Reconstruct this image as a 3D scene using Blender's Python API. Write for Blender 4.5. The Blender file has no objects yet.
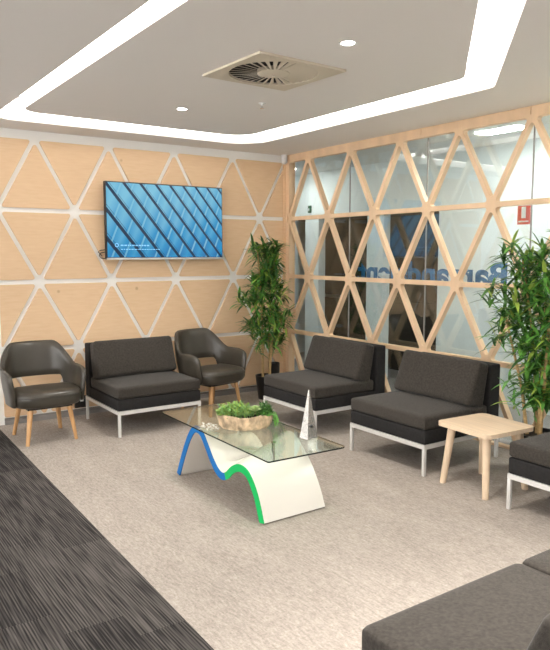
import bpy, bmesh, math, random
from mathutils import Vector, Matrix
from mathutils.geometry import tessellate_polygon
random.seed(7)
PI = math.pi
R = math.radians
sc = bpy.context.scene
COL = sc.collection

# ------------------------------------------------------------ camera, world, light, exposure
cam = bpy.data.objects.new('camera', bpy.data.cameras.new('camera'))
COL.objects.link(cam)
cam.location = (-4.5394, -6.3876, 1.5635)
cam.rotation_euler = (PI/2 - .106, 0, -.6047)
cam.data.sensor_fit = 'HORIZONTAL'
cam.data.sensor_width = 36
cam.data.lens = 36*676.13/550
cam.data.clip_start = .05
sc.camera = cam

w = bpy.data.worlds.new('world'); sc.world = w; w.use_nodes = True
w.node_tree.nodes['Background'].inputs[0].default_value = (1, .985, .96, 1)
w.node_tree.nodes['Background'].inputs[1].default_value = 3.35

sc.view_settings.view_transform = 'Standard'
sc.view_settings.look = 'None'
sc.view_settings.gamma = 1
sc.view_settings.use_curve_mapping = False
sc.view_settings.exposure = 1.28

COVE_STRENGTH = 2.6
DOWNLIGHT_W = 45
FILL_STRENGTH = 7.0
CORRIDOR_STRENGTH = 28.0

# ------------------------------------------------------------ helpers
def tag(o, label=None, cat=None, group=None, kind=None):
    if label: o['label'] = label
    if cat: o['category'] = cat
    if group: o['group'] = group
    if kind: o['kind'] = kind
    return o

def thing(name, label, cat, loc=(0, 0, 0), rz=0, group=None):
    o = bpy.data.objects.new(name, None); COL.objects.link(o)
    o.location = loc; o.rotation_euler = (0, 0, rz); o.empty_display_size = .1
    return tag(o, label, cat, group)

def obj(name, bm, mats, parent=None, smooth=True, loc=None, rz=None, angle=40):
    me = bpy.data.meshes.new(name)
    bmesh.ops.recalc_face_normals(bm, faces=bm.faces[:])
    if smooth:
        for f in bm.faces: f.smooth = True
        for e in bm.edges:
            if len(e.link_faces) == 2 and e.calc_face_angle(0) > R(angle): e.smooth = False
    bm.to_mesh(me); bm.free()
    for m in (mats if isinstance(mats, (list, tuple)) else [mats]): me.materials.append(m)
    o = bpy.data.objects.new(name, me); COL.objects.link(o)
    if parent: o.parent = parent
    if loc: o.location = loc
    if rz is not None: o.rotation_euler = (0, 0, rz)
    return o

def struct(name, bm, m, parent=None, smooth=False):
    o = obj(name, bm, m, parent, smooth)
    if not parent: o['kind'] = 'structure'
    return o

def copy_tree(o, parent=None):
    c = o.copy(); COL.objects.link(c)
    if parent: c.parent = parent
    for ch in [x for x in bpy.data.objects if x.parent == o]: copy_tree(ch, c)
    return c

def box(bm, x0, x1, y0, y1, z0, z1, bev=0, seg=2, mat=0):
    m = Matrix.Translation(((x0+x1)/2, (y0+y1)/2, (z0+z1)/2)) @ Matrix.Diagonal((x1-x0, y1-y0, z1-z0, 1))
    r = bmesh.ops.create_cube(bm, size=1, matrix=m)
    vs = r['verts']
    if bev:
        es = list({e for v in vs for e in v.link_edges})
        r = bmesh.ops.bevel(bm, geom=es, offset=bev, segments=seg, profile=.5, affect='EDGES', clamp_overlap=True)
    if mat:
        for f in bm.faces[-6 if not bev else 0:]: f.material_index = mat
    return vs

def bar(bm, p, q, r0, r1=None, n=12, caps=True, squash=1):
    """tapered round bar from p to q"""
    p = Vector(p); q = Vector(q); r1 = r0 if r1 is None else r1
    d = (q-p).normalized()
    a = d.cross(Vector((0, 0, 1)))
    if a.length < 1e-3: a = Vector((1, 0, 0))
    a.normalize(); b = d.cross(a)
    L = []
    for c, r in ((p, r0), (q, r1)):
        L.append([bm.verts.new(c + a*r*math.cos(2*PI*i/n) + b*r*squash*math.sin(2*PI*i/n)) for i in range(n)])
    for i in range(n):
        bm.faces.new((L[0][i], L[0][(i+1) % n], L[1][(i+1) % n], L[1][i]))
    if caps: bm.faces.new(L[0]); bm.faces.new(L[1])

def tube(bm, pts, rad, n=8):
    prev = None; pts = [Vector(p) for p in pts]
    for i, p in enumerate(pts):
        d = (pts[min(i+1, len(pts)-1)] - pts[max(i-1, 0)]).normalized()
        a = d.cross(Vector((0, 1, .01))); a.normalize(); b = d.cross(a)
        r = rad[i] if isinstance(rad, list) else rad
        ring = [bm.verts.new(p + a*r*math.cos(2*PI*k/n) + b*r*math.sin(2*PI*k/n)) for k in range(n)]
        if prev:
            for k in range(n): bm.faces.new((prev[k], prev[(k+1) % n], ring[(k+1) % n], ring[k]))
        else: bm.faces.new(ring)
        prev = ring
    bm.faces.new(prev)

def lathe(bm, prof, n=32, c=(0, 0), sx=1, sy=1, cap=True, rot=0):
    prev = None
    cr, sr = math.cos(rot), math.sin(rot)
    for r, z in prof:
        ring = []
        for i in range(n):
            x = r*sx*math.cos(2*PI*i/n); y = r*sy*math.sin(2*PI*i/n)
            ring.append(bm.verts.new((c[0]+x*cr-y*sr, c[1]+x*sr+y*cr, z)))
        if prev:
            for i in range(n): bm.faces.new((prev[i], prev[(i+1) % n], ring[(i+1) % n], ring[i]))
        elif cap: bm.faces.new(ring)
        prev = ring
    if cap: bm.faces.new(prev)

def area2(P): return sum(P[i][0]*P[(i+1) % len(P)][1]-P[(i+1) % len(P)][0]*P[i][1] for i in range(len(P)))

def clip(P, ax, v, keep_less):
    out = []
    for i in range(len(P)):
        a, b = P[i], P[(i+1) % len(P)]
        ia = (a[ax] <= v) == keep_less or abs(a[ax]-v) < 1e-9
        ib = (b[ax] <= v) == keep_less or abs(b[ax]-v) < 1e-9
        if ia: out.append(a)
        if ia != ib:
            t = (v-a[ax])/(b[ax]-a[ax]); out.append((a[0]+t*(b[0]-a[0]), a[1]+t*(b[1]-a[1])))
    res = []
    for p in out:
        if not res or math.dist(p, res[-1]) > 1e-5: res.append(p)
    if len(res) > 1 and math.dist(res[0], res[-1]) < 1e-5: res.pop()
    return res

def inset(P, d):
    """inset a convex polygon; d a number or one per edge"""
    if area2(P) < 0: P = P[::-1]
    n = len(P)
    lo = [min(p[k] for p in P)-1 for k in (0, 1)]; hi = [max(p[k] for p in P)+1 for k in (0, 1)]
    Q = list(P)
    for i in range(n):
        a, b = P[i], P[(i+1) % n]
        L = math.dist(a, b)
        if L < 1e-6: continue
        nx, ny = -(b[1]-a[1])/L, (b[0]-a[0])/L
        c = a[0]*nx+a[1]*ny + (d[i] if isinstance(d, (list, tuple)) else d)
        out = []
        for j in range(len(Q)):
            p, q = Q[j], Q[(j+1) % len(Q)]
            sp = p[0]*nx+p[1]*ny-c; sq = q[0]*nx+q[1]*ny-c
            if sp >= 0: out.append(p)
            if (sp >= 0) != (sq >= 0):
                t = sp/(sp-sq); out.append((p[0]+t*(q[0]-p[0]), p[1]+t*(q[1]-p[1])))
        Q = out
        if len(Q) < 3: return []
    res = []
    for p in Q:
        if not res or math.dist(p, res[-1]) > 1e-4: res.append(p)
    if len(res) > 1 and math.dist(res[0], res[-1]) < 1e-4: res.pop()
    return res if len(res) > 2 else []

def round_poly(P, rad, seg=5):
    n = len(P); out = []
    for i in range(n):
        p0, p, p1 = (Vector(P[i-1]), Vector(P[i]), Vector(P[(i+1) % n]))
        r = rad[i] if isinstance(rad, (list, tuple)) else rad
        a = (p0-p); b = (p1-p); la, lb = a.length, b.length; a.normalize(); b.normalize()
        ang = a.angle(b)
        t = r/math.tan(ang/2)
        t = min(t, la*.48, lb*.48); r = t*math.tan(ang/2)
        c = p + (a+b).normalized()*(r/math.sin(ang/2))
        s = p+a*t - c; e = p+b*t - c
        a0 = math.atan2(s.y, s.x); a1 = math.atan2(e.y, e.x); da = a1-a0
        while da > PI: da -= 2*PI
        while da < -PI: da += 2*PI
        for k in range(seg+1):
            th = a0+da*k/seg; out.append((c.x+r*math.cos(th), c.y+r*math.sin(th)))
    return out

def extrude_poly(bm, P, f0, f1, holes=()):
    """polygon with holes between two map functions (front, back) of (u, v)"""
    loops = [P]+list(holes)
    flat = [p for l in loops for p in l]
    tris = tessellate_polygon([[Vector((p[0], p[1], 0)) for p in l] for l in loops])
    A = [bm.verts.new(f0(*p)) for p in flat]; B = [bm.verts.new(f1(*p)) for p in flat]
    for t in tris:
        try:
            bm.faces.new([A[i] for i in t]); bm.faces.new([B[i] for i in reversed(t)])
        except ValueError: pass
    k = 0
    for l in loops:
        n = len(l)
        for i in range(n):
            a, b = k+i, k+(i+1) % n
            bm.faces.new((A[a], A[b], B[b], B[a]))
        k += n

# ------------------------------------------------------------ materials
def mat(name, col, rough=.6, metal=0, spec=.5, sheen=0, bump=None, noise=None, emit=None):
    m = bpy.data.materials.new(name); m.use_nodes = True
    N = m.node_tree.nodes; Lk = m.node_tree.links
    b = N['Principled BSDF']
    b.inputs['Base Color'].default_value = (*col, 1)
    b.inputs['Roughness'].default_value = rough
    b.inputs['Metallic'].default_value = metal
    b.inputs['Specular IOR Level'].default_value = spec
    if sheen:
        b.inputs['Sheen Weight'].default_value = sheen
        b.inputs['Sheen Roughness'].default_value = .5
    tc = N.new('ShaderNodeTexCoord')
    if noise:                      # (scale, amount, stretch vector)
        s, amt, st = noise
        mp = N.new('ShaderNodeMapping'); mp.inputs['Scale'].default_value = st
        n = N.new('ShaderNodeTexNoise'); n.inputs['Scale'].default_value = s; n.inputs['Detail'].default_value = 4
        mr = N.new('ShaderNodeMapRange')
        mr.inputs['From Min'].default_value = .3; mr.inputs['From Max'].default_value = .7
        mr.inputs['To Min'].default_value = 1-amt; mr.inputs['To Max'].default_value = 1+amt
        mx = N.new('ShaderNodeVectorMath'); mx.operation = 'SCALE'
        mx.inputs[0].default_value = col
        Lk.new(tc.outputs['Object'], mp.inputs[0]); Lk.new(mp.outputs[0], n.inputs['Vector'])
        Lk.new(n.outputs[0], mr.inputs['Value']); Lk.new(mr.outputs[0], mx.inputs['Scale'])
        Lk.new(mx.outputs[0], b.inputs['Base Color'])
    if bump:                       # (scale, strength, distance)
        n = N.new('ShaderNodeTexNoise'); n.inputs['Scale'].default_value = bump[0]; n.inputs['Detail'].default_value = 3
        bp = N.new('ShaderNodeBump'); bp.inputs['Strength'].default_value = bump[1]; bp.inputs['Distance'].default_value = bump[2]
        Lk.new(tc.outputs['Object'], n.inputs['Vector']); Lk.new(n.outputs[0], bp.inputs['Height']); Lk.new(bp.outputs[0], b.inputs['Normal'])
    if emit:
        b.inputs['Emission Color'].default_value = (*emit[0], 1); b.inputs['Emission Strength'].default_value = emit[1]
    return m

def glass_mat(name, ior, tint, gl=(1, 1, 1)):      # ior: reflectance seen head-on
    m = bpy.data.materials.new(name); m.use_nodes = True
    N = m.node_tree.nodes; Lk = m.node_tree.links
    N.remove(N['Principled BSDF'])
    t = N.new('ShaderNodeBsdfTransparent'); t.inputs[0].default_value = (*tint, 1)
    g = N.new('ShaderNodeBsdfGlossy'); g.inputs['Roughness'].default_value = .0; g.inputs[0].default_value = (*gl, 1)
    # Schlick reflectance, the same from either side of the pane
    lw = N.new('ShaderNodeLayerWeight'); lw.inputs['Blend'].default_value = .5
    pw = N.new('ShaderNodeMath'); pw.operation = 'POWER'; pw.inputs[1].default_value = 5
    mu = N.new('ShaderNodeMath'); mu.operation = 'MULTIPLY_ADD'; mu.use_clamp = True
    mu.inputs[1].default_value = 1-ior; mu.inputs[2].default_value = ior
    mx = N.new('ShaderNodeMixShader')
    Lk.new(lw.outputs['Facing'], pw.inputs[0]); Lk.new(pw.outputs[0], mu.inputs[0]); Lk.new(mu.outputs[0], mx.inputs[0])
    Lk.new(t.outputs[0], mx.inputs[1]); Lk.new(g.outputs[0], mx.inputs[2])
    Lk.new(mx.outputs[0], N['Material Output'].inputs[0])
    return m

M = dict(
    ceiling=mat('ceiling_paint', (.90, .865, .84), .9, spec=.2),
    white=mat('white_paint', (.80, .80, .80), .7, spec=.3),
    grey_skirt=mat('grey_skirting', (.27, .25, .235), .6),
    backer=mat('white_wall_board', (.90, .885, .86), .7, spec=.3),
    corridor_wall=mat('pale_corridor_wall', (.76, .81, .82), .7, spec=.3),
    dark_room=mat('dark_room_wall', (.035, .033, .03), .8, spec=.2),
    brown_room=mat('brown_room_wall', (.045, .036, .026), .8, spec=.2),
    cove=mat('cove_paint', (.9, .89, .87), .9, spec=.1),
    cove_light=mat('cove_diffuser', (.9, .9, .9), .5, emit=((1, .96, .9), COVE_STRENGTH)),
    fill_light=mat('fill_light_diffuser', (.9, .9, .9), .5, emit=((1, .97, .93), FILL_STRENGTH)),
    corridor_light=mat('corridor_light_diffuser', (.9, .9, .9), .5, emit=((1, .98, .93), CORRIDOR_STRENGTH)),
    lamp=mat('downlight_lens', (.9, .9, .9), .5, emit=((1, .97, .9), 25)),
    oak=mat('pale_timber_lattice', (.78, .555, .355), .5, noise=(6, .10, (1, 1, .25))),
    ash=mat('pale_ash_timber', (.70, .54, .38), .45, noise=(5, .10, (6, .6, 1))),
    leg_oak=mat('honey_oak_legs', (.60, .34, .15), .45, noise=(8, .15, (4, 4, .5))),
    fabric=mat('charcoal_wool_fabric', (.046, .040, .034), .95, spec=.12, sheen=.10, bump=(300, .6, .003), noise=(75, .28, (1, 1, 1))),
    fabric_side=mat('charcoal_base_fabric', (.024, .023, .023), .95, spec=.12, sheen=.02, bump=(350, .5, .002), noise=(60, .15, (1, 1, 1))),
    leather=mat('dark_grey_leather', (.050, .043, .033), .33, spec=.5, bump=(120, .12, .002), noise=(5, .12, (1, 1, 1))),
    frame=mat('satin_light_metal', (.72, .71, .69), .4, metal=.25),
    chrome=mat('polished_chrome', (.85, .85, .85), .08, metal=1),
    silver=mat('cast_silver_metal', (.80, .78, .75), .22, metal=.85, bump=(14, .35, .01)),
    black=mat('black_plastic', (.012, .012, .013), .4),
    gloss_white=mat('gloss_white_laminate', (.80, .76, .70), .22, spec=.5),
    blue=mat('blue_edge_paint', (.006, .14, .42), .5, spec=.2),
    green=mat('green_edge_paint', (.006, .44, .11), .5, spec=.2),
    glass_edge=mat('dark_glass_edge', (.008, .02, .018), .15),
    pot=mat('black_planter', (.012, .012, .012), .35),
    soil=mat('potting_soil', (.03, .02, .012), .95),
    stem=mat('tan_cane_stem', (.45, .30, .13), .7, noise=(20, .25, (1, 1, 3))),
    leaf=mat('green_leaf', (.10, .27, .045), .42, noise=(6, .75, (1, 1, 1))),
    leaf2=mat('yellow_green_leaf', (.33, .46, .08), .42, noise=(6, .4, (1, 1, 1))),
    leaf_dark=mat('dark_green_leaf', (.035, .12, .025), .4, noise=(6, .4, (1, 1, 1))),
    succ=mat('succulent_green', (.22, .42, .13), .5, noise=(30, .35, (1, 1, 1))),
    succ_pale=mat('pale_succulent', (.35, .48, .18), .45),
    vent=mat('warm_white_vent_metal', (.70, .62, .50), .5),
    vent_dark=mat('dark_duct', (.05, .045, .04), .8),
    sign_red=mat('red_sign', (.75, .07, .04), .5),
    sign_white=mat('white_sign_mark', (.85, .85, .85), .5),
    letter=mat('blue_vinyl_letters', (.003, .14, .34), .5),
    exit_green=mat('green_sign_face', (.01, .10, .05), .5),
    bark=mat('whitewashed_bark', (.55, .40, .26), .85, bump=(28, 1.0, .02), noise=(26, .55, (1, 1, .6))),
)
M['pane'] = glass_mat('partition_glass', .08, (.93, .965, .96))
M['table_glass'] = glass_mat('table_glass', .06, (.89, .935, .90))

def ply_material():
    m = mat('pale_plywood', (.80, .56, .33), .55, spec=.3)
    N = m.node_tree.nodes; Lk = m.node_tree.links; b = N['Principled BSDF']
    tc = N.new('ShaderNodeTexCoord'); mp = N.new('ShaderNodeMapping'); mp.inputs['Scale'].default_value = (1.2, 1, 9)
    n = N.new('ShaderNodeTexNoise'); n.inputs['Scale'].default_value = 6; n.inputs['Detail'].default_value = 5
    cr = N.new('ShaderNodeValToRGB')
    cr.color_ramp.elements[0].position = .3; cr.color_ramp.elements[0].color = (.765, .53, .325, 1)
    cr.color_ramp.elements[1].position = .7; cr.color_ramp.elements[1].color = (.815, .585, .375, 1)
    # a few small knots
    v = N.new('ShaderNodeTexVoronoi'); v.inputs['Scale'].default_value = 2.1
    k = N.new('ShaderNodeMapRange'); k.inputs['From Min'].default_value = .02; k.inputs['From Max'].default_value = .045
    k.inputs['To Min'].default_value = .45; k.inputs['To Max'].default_value = 0
    mx = N.new('ShaderNodeMixRGB'); mx.inputs[2].default_value = (.35, .18, .08, 1)
    Lk.new(tc.outputs['Object'], mp.inputs[0]); Lk.new(mp.outputs[0], n.inputs['Vector']); Lk.new(n.outputs[0], cr.inputs[0])
    Lk.new(tc.outputs['Object'], v.inputs['Vector']); Lk.new(v.outputs['Distance'], k.inputs['Value'])
    Lk.new(k.outputs[0], mx.inputs[0]); Lk.new(cr.outputs[0], mx.inputs[1]); Lk.new(mx.outputs[0], b.inputs['Base Color'])
    return m
M['ply'] = ply_material()

def carpet_light():
    m = mat('taupe_loop_carpet', (.5, .43, .36), .95, spec=.1)
    N = m.node_tree.nodes; Lk = m.node_tree.links; b = N['Principled BSDF']
    tc = N.new('ShaderNodeTexCoord')
    def nz(scale, st):
        mp = N.new('ShaderNodeMapping'); mp.inputs['Scale'].default_value = st
        n = N.new('ShaderNodeTexNoise'); n.inputs['Scale'].default_value = scale; n.inputs['Detail'].default_value = 5; n.inputs['Roughness'].default_value = .7
        Lk.new(tc.outputs['Object'], mp.inputs[0]); Lk.new(mp.outputs[0], n.inputs['Vector']); return n.outputs[0]
    a = nz(34, (2.2, .6, 1)); c = nz(90, (1, 1, 1)); d = nz(3, (2, .6, 1))
    s1 = N.new('ShaderNodeMath'); s1.operation = 'MULTIPLY_ADD'; s1.inputs[1].default_value = .45; Lk.new(a, s1.inputs[0])
    s2 = N.new('ShaderNodeMath'); s2.operation = 'MULTIPLY'; s2.inputs[1].default_value = .35; Lk.new(c, s2.inputs[0]); Lk.new(s2.outputs[0], s1.inputs[2])
    s3 = N.new('ShaderNodeMath'); s3.operation = 'MULTIPLY_ADD'; s3.inputs[1].default_value = .2; Lk.new(d, s3.inputs[0]); Lk.new(s1.outputs[0], s3.inputs[2])
    cr = N.new('ShaderNodeValToRGB')
    cr.color_ramp.elements[0].position = .38; cr.color_ramp.elements[0].color = (.24, .207, .180, 1)
    cr.color_ramp.elements[1].position = .62; cr.color_ramp.elements[1].color = (.48, .427, .38, 1)
    Lk.new(s3.outputs[0], cr.inputs[0]); Lk.new(cr.outputs[0], b.inputs['Base Color'])
    bp = N.new('ShaderNodeBump'); bp.inputs['Strength'].default_value = .5; bp.inputs['Distance'].default_value = .006
    Lk.new(s1.outputs[0], bp.inputs['Height']); Lk.new(bp.outputs[0], b.inputs['Normal'])
    return m
def carpet_dark():
    m = mat('charcoal_striped_carpet', (.05, .05, .05), .95, spec=.1)
    N = m.node_tree.nodes; Lk = m.node_tree.links; b = N['Principled BSDF']
    tc = N.new('ShaderNodeTexCoord'); sp = N.new('ShaderNodeSeparateXYZ'); Lk.new(tc.outputs['Object'], sp.inputs[0])
    def mth(op, a, v=None, c=None):
        n = N.new('ShaderNodeMath'); n.operation = op
        for i, q in enumerate((a, v, c)):
            if q is None: continue
            if isinstance(q, (int, float)): n.inputs[i].default_value = q
            else: Lk.new(q, n.inputs[i])
        return n.outputs[0]
    x, y = sp.outputs[0], sp.outputs[1]
    row = mth('FLOOR', mth('MULTIPLY', x, 4)); jit = mth('MULTIPLY', row, .37)
    ty = mth('FLOOR', mth('ADD', mth('MULTIPLY', y, 2), jit))
    cmb = N.new('ShaderNodeCombineXYZ'); Lk.new(row, cmb.inputs[0]); Lk.new(ty, cmb.inputs[1])
    wn = N.new('ShaderNodeTexWhiteNoise'); Lk.new(cmb.outputs[0], wn.inputs['Vector'])
    # fine ribs running along y, broken up
    mp = N.new('ShaderNodeMapping'); mp.inputs['Scale'].default_value = (110, 3.5, 1); Lk.new(tc.outputs['Object'], mp.inputs[0])
    n = N.new('ShaderNodeTexNoise'); n.inputs['Scale'].default_value = 1; n.inputs['Detail'].default_value = 2
    Lk.new(mp.outputs[0], n.inputs['Vector'])
    wv = mth('SINE', mth('ADD', mth('MULTIPLY', x, 2*PI*78), mth('MULTIPLY', wn.outputs[0], 6)))
    v = mth('MULTIPLY_ADD', wv, .12, n.outputs[0])
    v = mth('MULTIPLY_ADD', wn.outputs[0], .14, v)
    cr = N.new('ShaderNodeValToRGB')
    cr.color_ramp.elements[0].position = .42; cr.color_ramp.elements[0].color = (.022, .020, .020, 1)
    cr.color_ramp.elements[1].position = .80; cr.color_ramp.elements[1].color = (.115, .104, .097, 1)
    Lk.new(v, cr.inputs[0]); Lk.new(cr.outputs[0], b.inputs['Base Color'])
    bp = N.new('ShaderNodeBump'); bp.inputs['Strength'].default_value = .4; bp.inputs['Distance'].default_value = .004
    Lk.new(v, bp.inputs['Height']); Lk.new(bp.outputs[0], b.inputs['Normal'])
    return m
def screen_material():
    """a blue facade of slanting fins, shown on the lit television screen"""
    m = mat('television_picture', (.01, .02, .03), .25)
    N = m.node_tree.nodes; Lk = m.node_tree.links; b = N['Principled BSDF']
    tc = N.new('ShaderNodeTexCoord'); sp = N.new('ShaderNodeSeparateXYZ'); Lk.new(tc.outputs['Object'], sp.inputs[0])
    def mth(op, a, v=None, c=None):
        n = N.new('ShaderNodeMath'); n.operation = op
        for i, q in enumerate((a, v, c)):
            if q is None: continue
            if isinstance(q, (int, float)): n.inputs[i].default_value = q
            else: Lk.new(q, n.inputs[i])
        return n.outputs[0]
    x, z = sp.outputs[0], sp.outputs[2]
    # fins "\" : coordinate u = x + z*k
    u = mth('MULTIPLY_ADD', z, .82, x); u = mth('ADD', u, mth('MULTIPLY', mth('MULTIPLY', u, u), .19))
    fr = mth('FRACT', mth('MULTIPLY', u, 5.9))
    band = mth('FLOOR', mth('MULTIPLY', u, 5.9))
    dark = mth('LESS_THAN', fr, .20)
    thin = mth('MULTIPLY', mth('GREATER_THAN', fr, .27), mth('LESS_THAN', fr, .30))
    # cross lines "/" shifted per band
    vv = mth('ADD', mth('MULTIPLY', mth('MULTIPLY_ADD', z, -.42, x), 5.2), mth('MULTIPLY', band, .33))
    fv = mth('FRACT', vv)
    cross = mth('MULTIPLY', mth('LESS_THAN', fv, .10), mth('GREATER_THAN', fr, .2))
    shine = mth('SUBTRACT', 1, mth('ABSOLUTE', mth('MULTIPLY_ADD', fv, 2, -1)))
    g = mth('MULTIPLY_ADD', z, .75, .50)
    g = mth('MULTIPLY_ADD', shine, .28, g)
    g = mth('MULTIPLY_ADD', x, -.12, g)
    cr = N.new('ShaderNodeValToRGB'); e = cr.color_ramp.elements
    e[0].position = .1; e[0].color = (.004, .12, .42, 1)
    e[1].position = .95; e[1].color = (.20, .58, .80, 1)
    k = e.new(.5); k.color = (.015, .32, .66, 1)
    Lk.new(g, cr.inputs[0])
    mx = N.new('ShaderNodeMixRGB'); mx.inputs[2].default_value = (.004, .018, .055, 1)
    Lk.new(mth('MAXIMUM', dark, mth('MULTIPLY', thin, .8)), mx.inputs[0]); Lk.new(cr.outputs[0], mx.inputs[1])
    m2 = N.new('ShaderNodeMixRGB'); m2.inputs[2].default_value = (.25, .62, .80, 1)
    Lk.new(mth('MULTIPLY', cross, .75), m2.inputs[0]); Lk.new(mx.outputs[0], m2.inputs[1])
    Lk.new(m2.outputs[0], b.inputs['Emission Color']); b.inputs['Emission Strength'].default_value = .34
    return m
M['carpet_light'] = carpet_light(); M['carpet_dark'] = carpet_dark(); M['screen'] = screen_material()

# ------------------------------------------------------------ room shell
ZC = 2.66          # ceiling height
XG = .17           # partition glass
XF = 1.30          # far corridor wall
EDGE = -3.25       # carpet change

E0, E1 = -3.200, -3.415      # the carpet join runs very slightly askew
bm = bmesh.new(); extrude_poly(bm, [(E1, -9), (.12, -9), (.12, 0), (E0, 0)], lambda u, v: (u, v, -.06), lambda u, v: (u, v, 0)); struct('floor', bm, M['carpet_light'])
bm = bmesh.new(); extrude_poly(bm, [(-8.5, -9), (E1, -9), (E0, 0), (-8.5, 0)], lambda u, v: (u, v, -.06), lambda u, v: (u, v, 0)); struct('floor', bm, M['carpet_dark'])
bm = bmesh.new(); box(bm, .12, 2.9, -6, 2.2, -.06, 0); struct('floor', bm, M['grey_skirt'])

# ceiling with the recessed light channel
outer = round_poly([(-3.235, -.41), (-.70, -.41), (-.70, -3.40), (-3.235, -5.70)], [.20, .34, .12, .1], 10)
inner = round_poly([(-3.10, -.82), (-1.05, -.82), (-1.05, -3.44), (-3.10, -5.31)], [.16, .22, .10, .1], 10)
CX0, CX1, CY0, CY1 = -8.5, .12, -9, 0
bm = bmesh.new()
ventc = (-2.13, -2.885)
extrude_poly(bm, [(CX0, CY0), (CX1, CY0), (CX1, CY1), (CX0, CY1)], lambda u, v: (u, v, ZC), lambda u, v: (u, v, ZC+.16), [outer])
ceil_o = struct('ceiling', bm, M['ceiling'])
bm = bmesh.new()
hole = [(ventc[0]+.275*math.cos(2*PI*i/40), ventc[1]+.275*math.sin(2*PI*i/40)) for i in range(40)]
extrude_poly(bm, inner, lambda u, v: (u, v, ZC), lambda u, v: (u, v, ZC+.16), [hole])
obj('centre_raft', bm, M['ceiling'], ceil_o, smooth=False)
bm = bmesh.new(); box(bm, CX0, CX1, CY0, CY1, ZC+.161, ZC+.2)
obj('channel_top', bm, M['cove'], ceil_o, smooth=False)
bm = bmesh.new(); box(bm, XG-.05, 2.9, -6, 2.2, ZC+.001, ZC+.1); struct('ceiling', bm, M['white'])

# back wall: white board with raised plywood triangles
bm = bmesh.new(); box(bm, -8.5, .12, .0, .12, -.06, ZC+.1); wall_back = struct('wall_back', bm, M['backer'])
bm = bmesh.new(); box(bm, -3.13, -.02, -.022, -.0005, 0, .04); box(bm, -3.13, -.02, -.0045, -.0005, 0.04, .06)
struct('baseboard_back', bm, M['grey_skirt'])
A0, SB = .344, .6946
zrow = {0: 2.597, 1: 1.95, 2: 1.30, 3: .672, 4: .0}
def cells(a0, s, kmax):
    """triangles between rows; even rows have nodes at half offsets"""
    out = []
    for r in range(4):
        zt, zb = zrow[r], zrow[r+1]
        top_half = (r % 2 == 0)
        for k in range(-2, kmax):
            t0 = a0+(k+.5)*s if top_half else a0+k*s
            b0 = a0+k*s if top_half else a0+(k+.5)*s
            # triangle with its base on the top row
            bmid = t0+.5*s
            out.append([(t0, zt), (t0+s, zt), (bmid, zb)])
            tmid = b0+.5*s
            out.append([(b0, zb), (b0+s, zb), (tmid, zt)])
    return out
bm = bmesh.new()
for T in cells(A0, SB, 7):
    P = clip(T, 1, .05, False)
    if len(P) < 3: continue
    Q = inset(P, .021)
    if len(Q) < 3: continue
    Q = clip(clip(Q, 0, .0, False), 0, 3.13, True)
    Q = clip(Q, 1, 2.585, True)
    if len(Q) < 3 or abs(area2(Q)) < .01: continue
    Q = round_poly(Q, .016, 3)
    extrude_poly(bm, Q, lambda u, v: (-u-.0, -.020, v), lambda u, v: (-u, -.0005, v))
obj('plywood_panelling', bm, M['ply'], wall_back, smooth=False)
bm = bmesh.new(); box(bm, -.02, .13, -.035, -.001, 0, ZC-.001)
obj('corner_post', bm, M['ply'], wall_back, smooth=False)

bm = bmesh.new(); box(bm, -8.6, -8.5, -9, .12, -.06, 1.15); struct('shade_wall_left', bm, M['white'])  # unseen low wall added to block low light from the left
bm = bmesh.new(); box(bm, -8.6, .12, -9.1, -9, -.06, ZC+.1); struct('shade_wall_front', bm, M['white'])  # unseen wall added to shut out light from behind the camera
bm = bmesh.new(); box(bm, 0, .12, -9, -5.44, -.06, ZC+.1); struct('wall_side', bm, M['white'])
# corridor beyond the glass
piers = [(2.2, 1.62), (1.31, 1.01), (.024, -.267), (-1.156, -6)]       # dark openings lie between
white_ranges = [(2.2, 1.64), (1.308, 1.005), (.024, -.267), (-1.156, -6)]
bm = bmesh.new()
for a, b in white_ranges: box(bm, XF, XF+.12, b, a, 0, 2.045)
box(bm, XF, XF+.12, -6, 2.2, 2.045, ZC)
wall_corr = struct('wall_right', bm, M['corridor_wall'])
bm = bmesh.new()
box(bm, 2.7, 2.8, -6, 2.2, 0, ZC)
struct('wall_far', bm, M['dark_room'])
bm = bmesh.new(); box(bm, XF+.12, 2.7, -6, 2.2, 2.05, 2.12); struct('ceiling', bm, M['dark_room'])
bm = bmesh.new(); box(bm, .12, 2.8, 2.1, 2.2, 0, ZC); struct('wall_corridor_end', bm, M['corridor_wall'])
bm = bmesh.new(); box(bm, .02, .12, .121, 2.2, 0, ZC); struct('leak_wall', bm, M['corridor_wall'])  # unseen wall added to keep outside light from leaking into the corridor
bm = bmesh.new(); box(bm, .12, 2.8, -6.1, -6.0, 0, ZC); struct('wall_corridor_near', bm, M['corridor_wall'])
# dark low panels behind the openings
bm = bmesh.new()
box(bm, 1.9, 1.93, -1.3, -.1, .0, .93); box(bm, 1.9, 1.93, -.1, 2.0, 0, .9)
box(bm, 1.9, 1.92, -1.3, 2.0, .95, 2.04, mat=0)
struct('wall_inner', bm, M['brown_room'])

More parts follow.
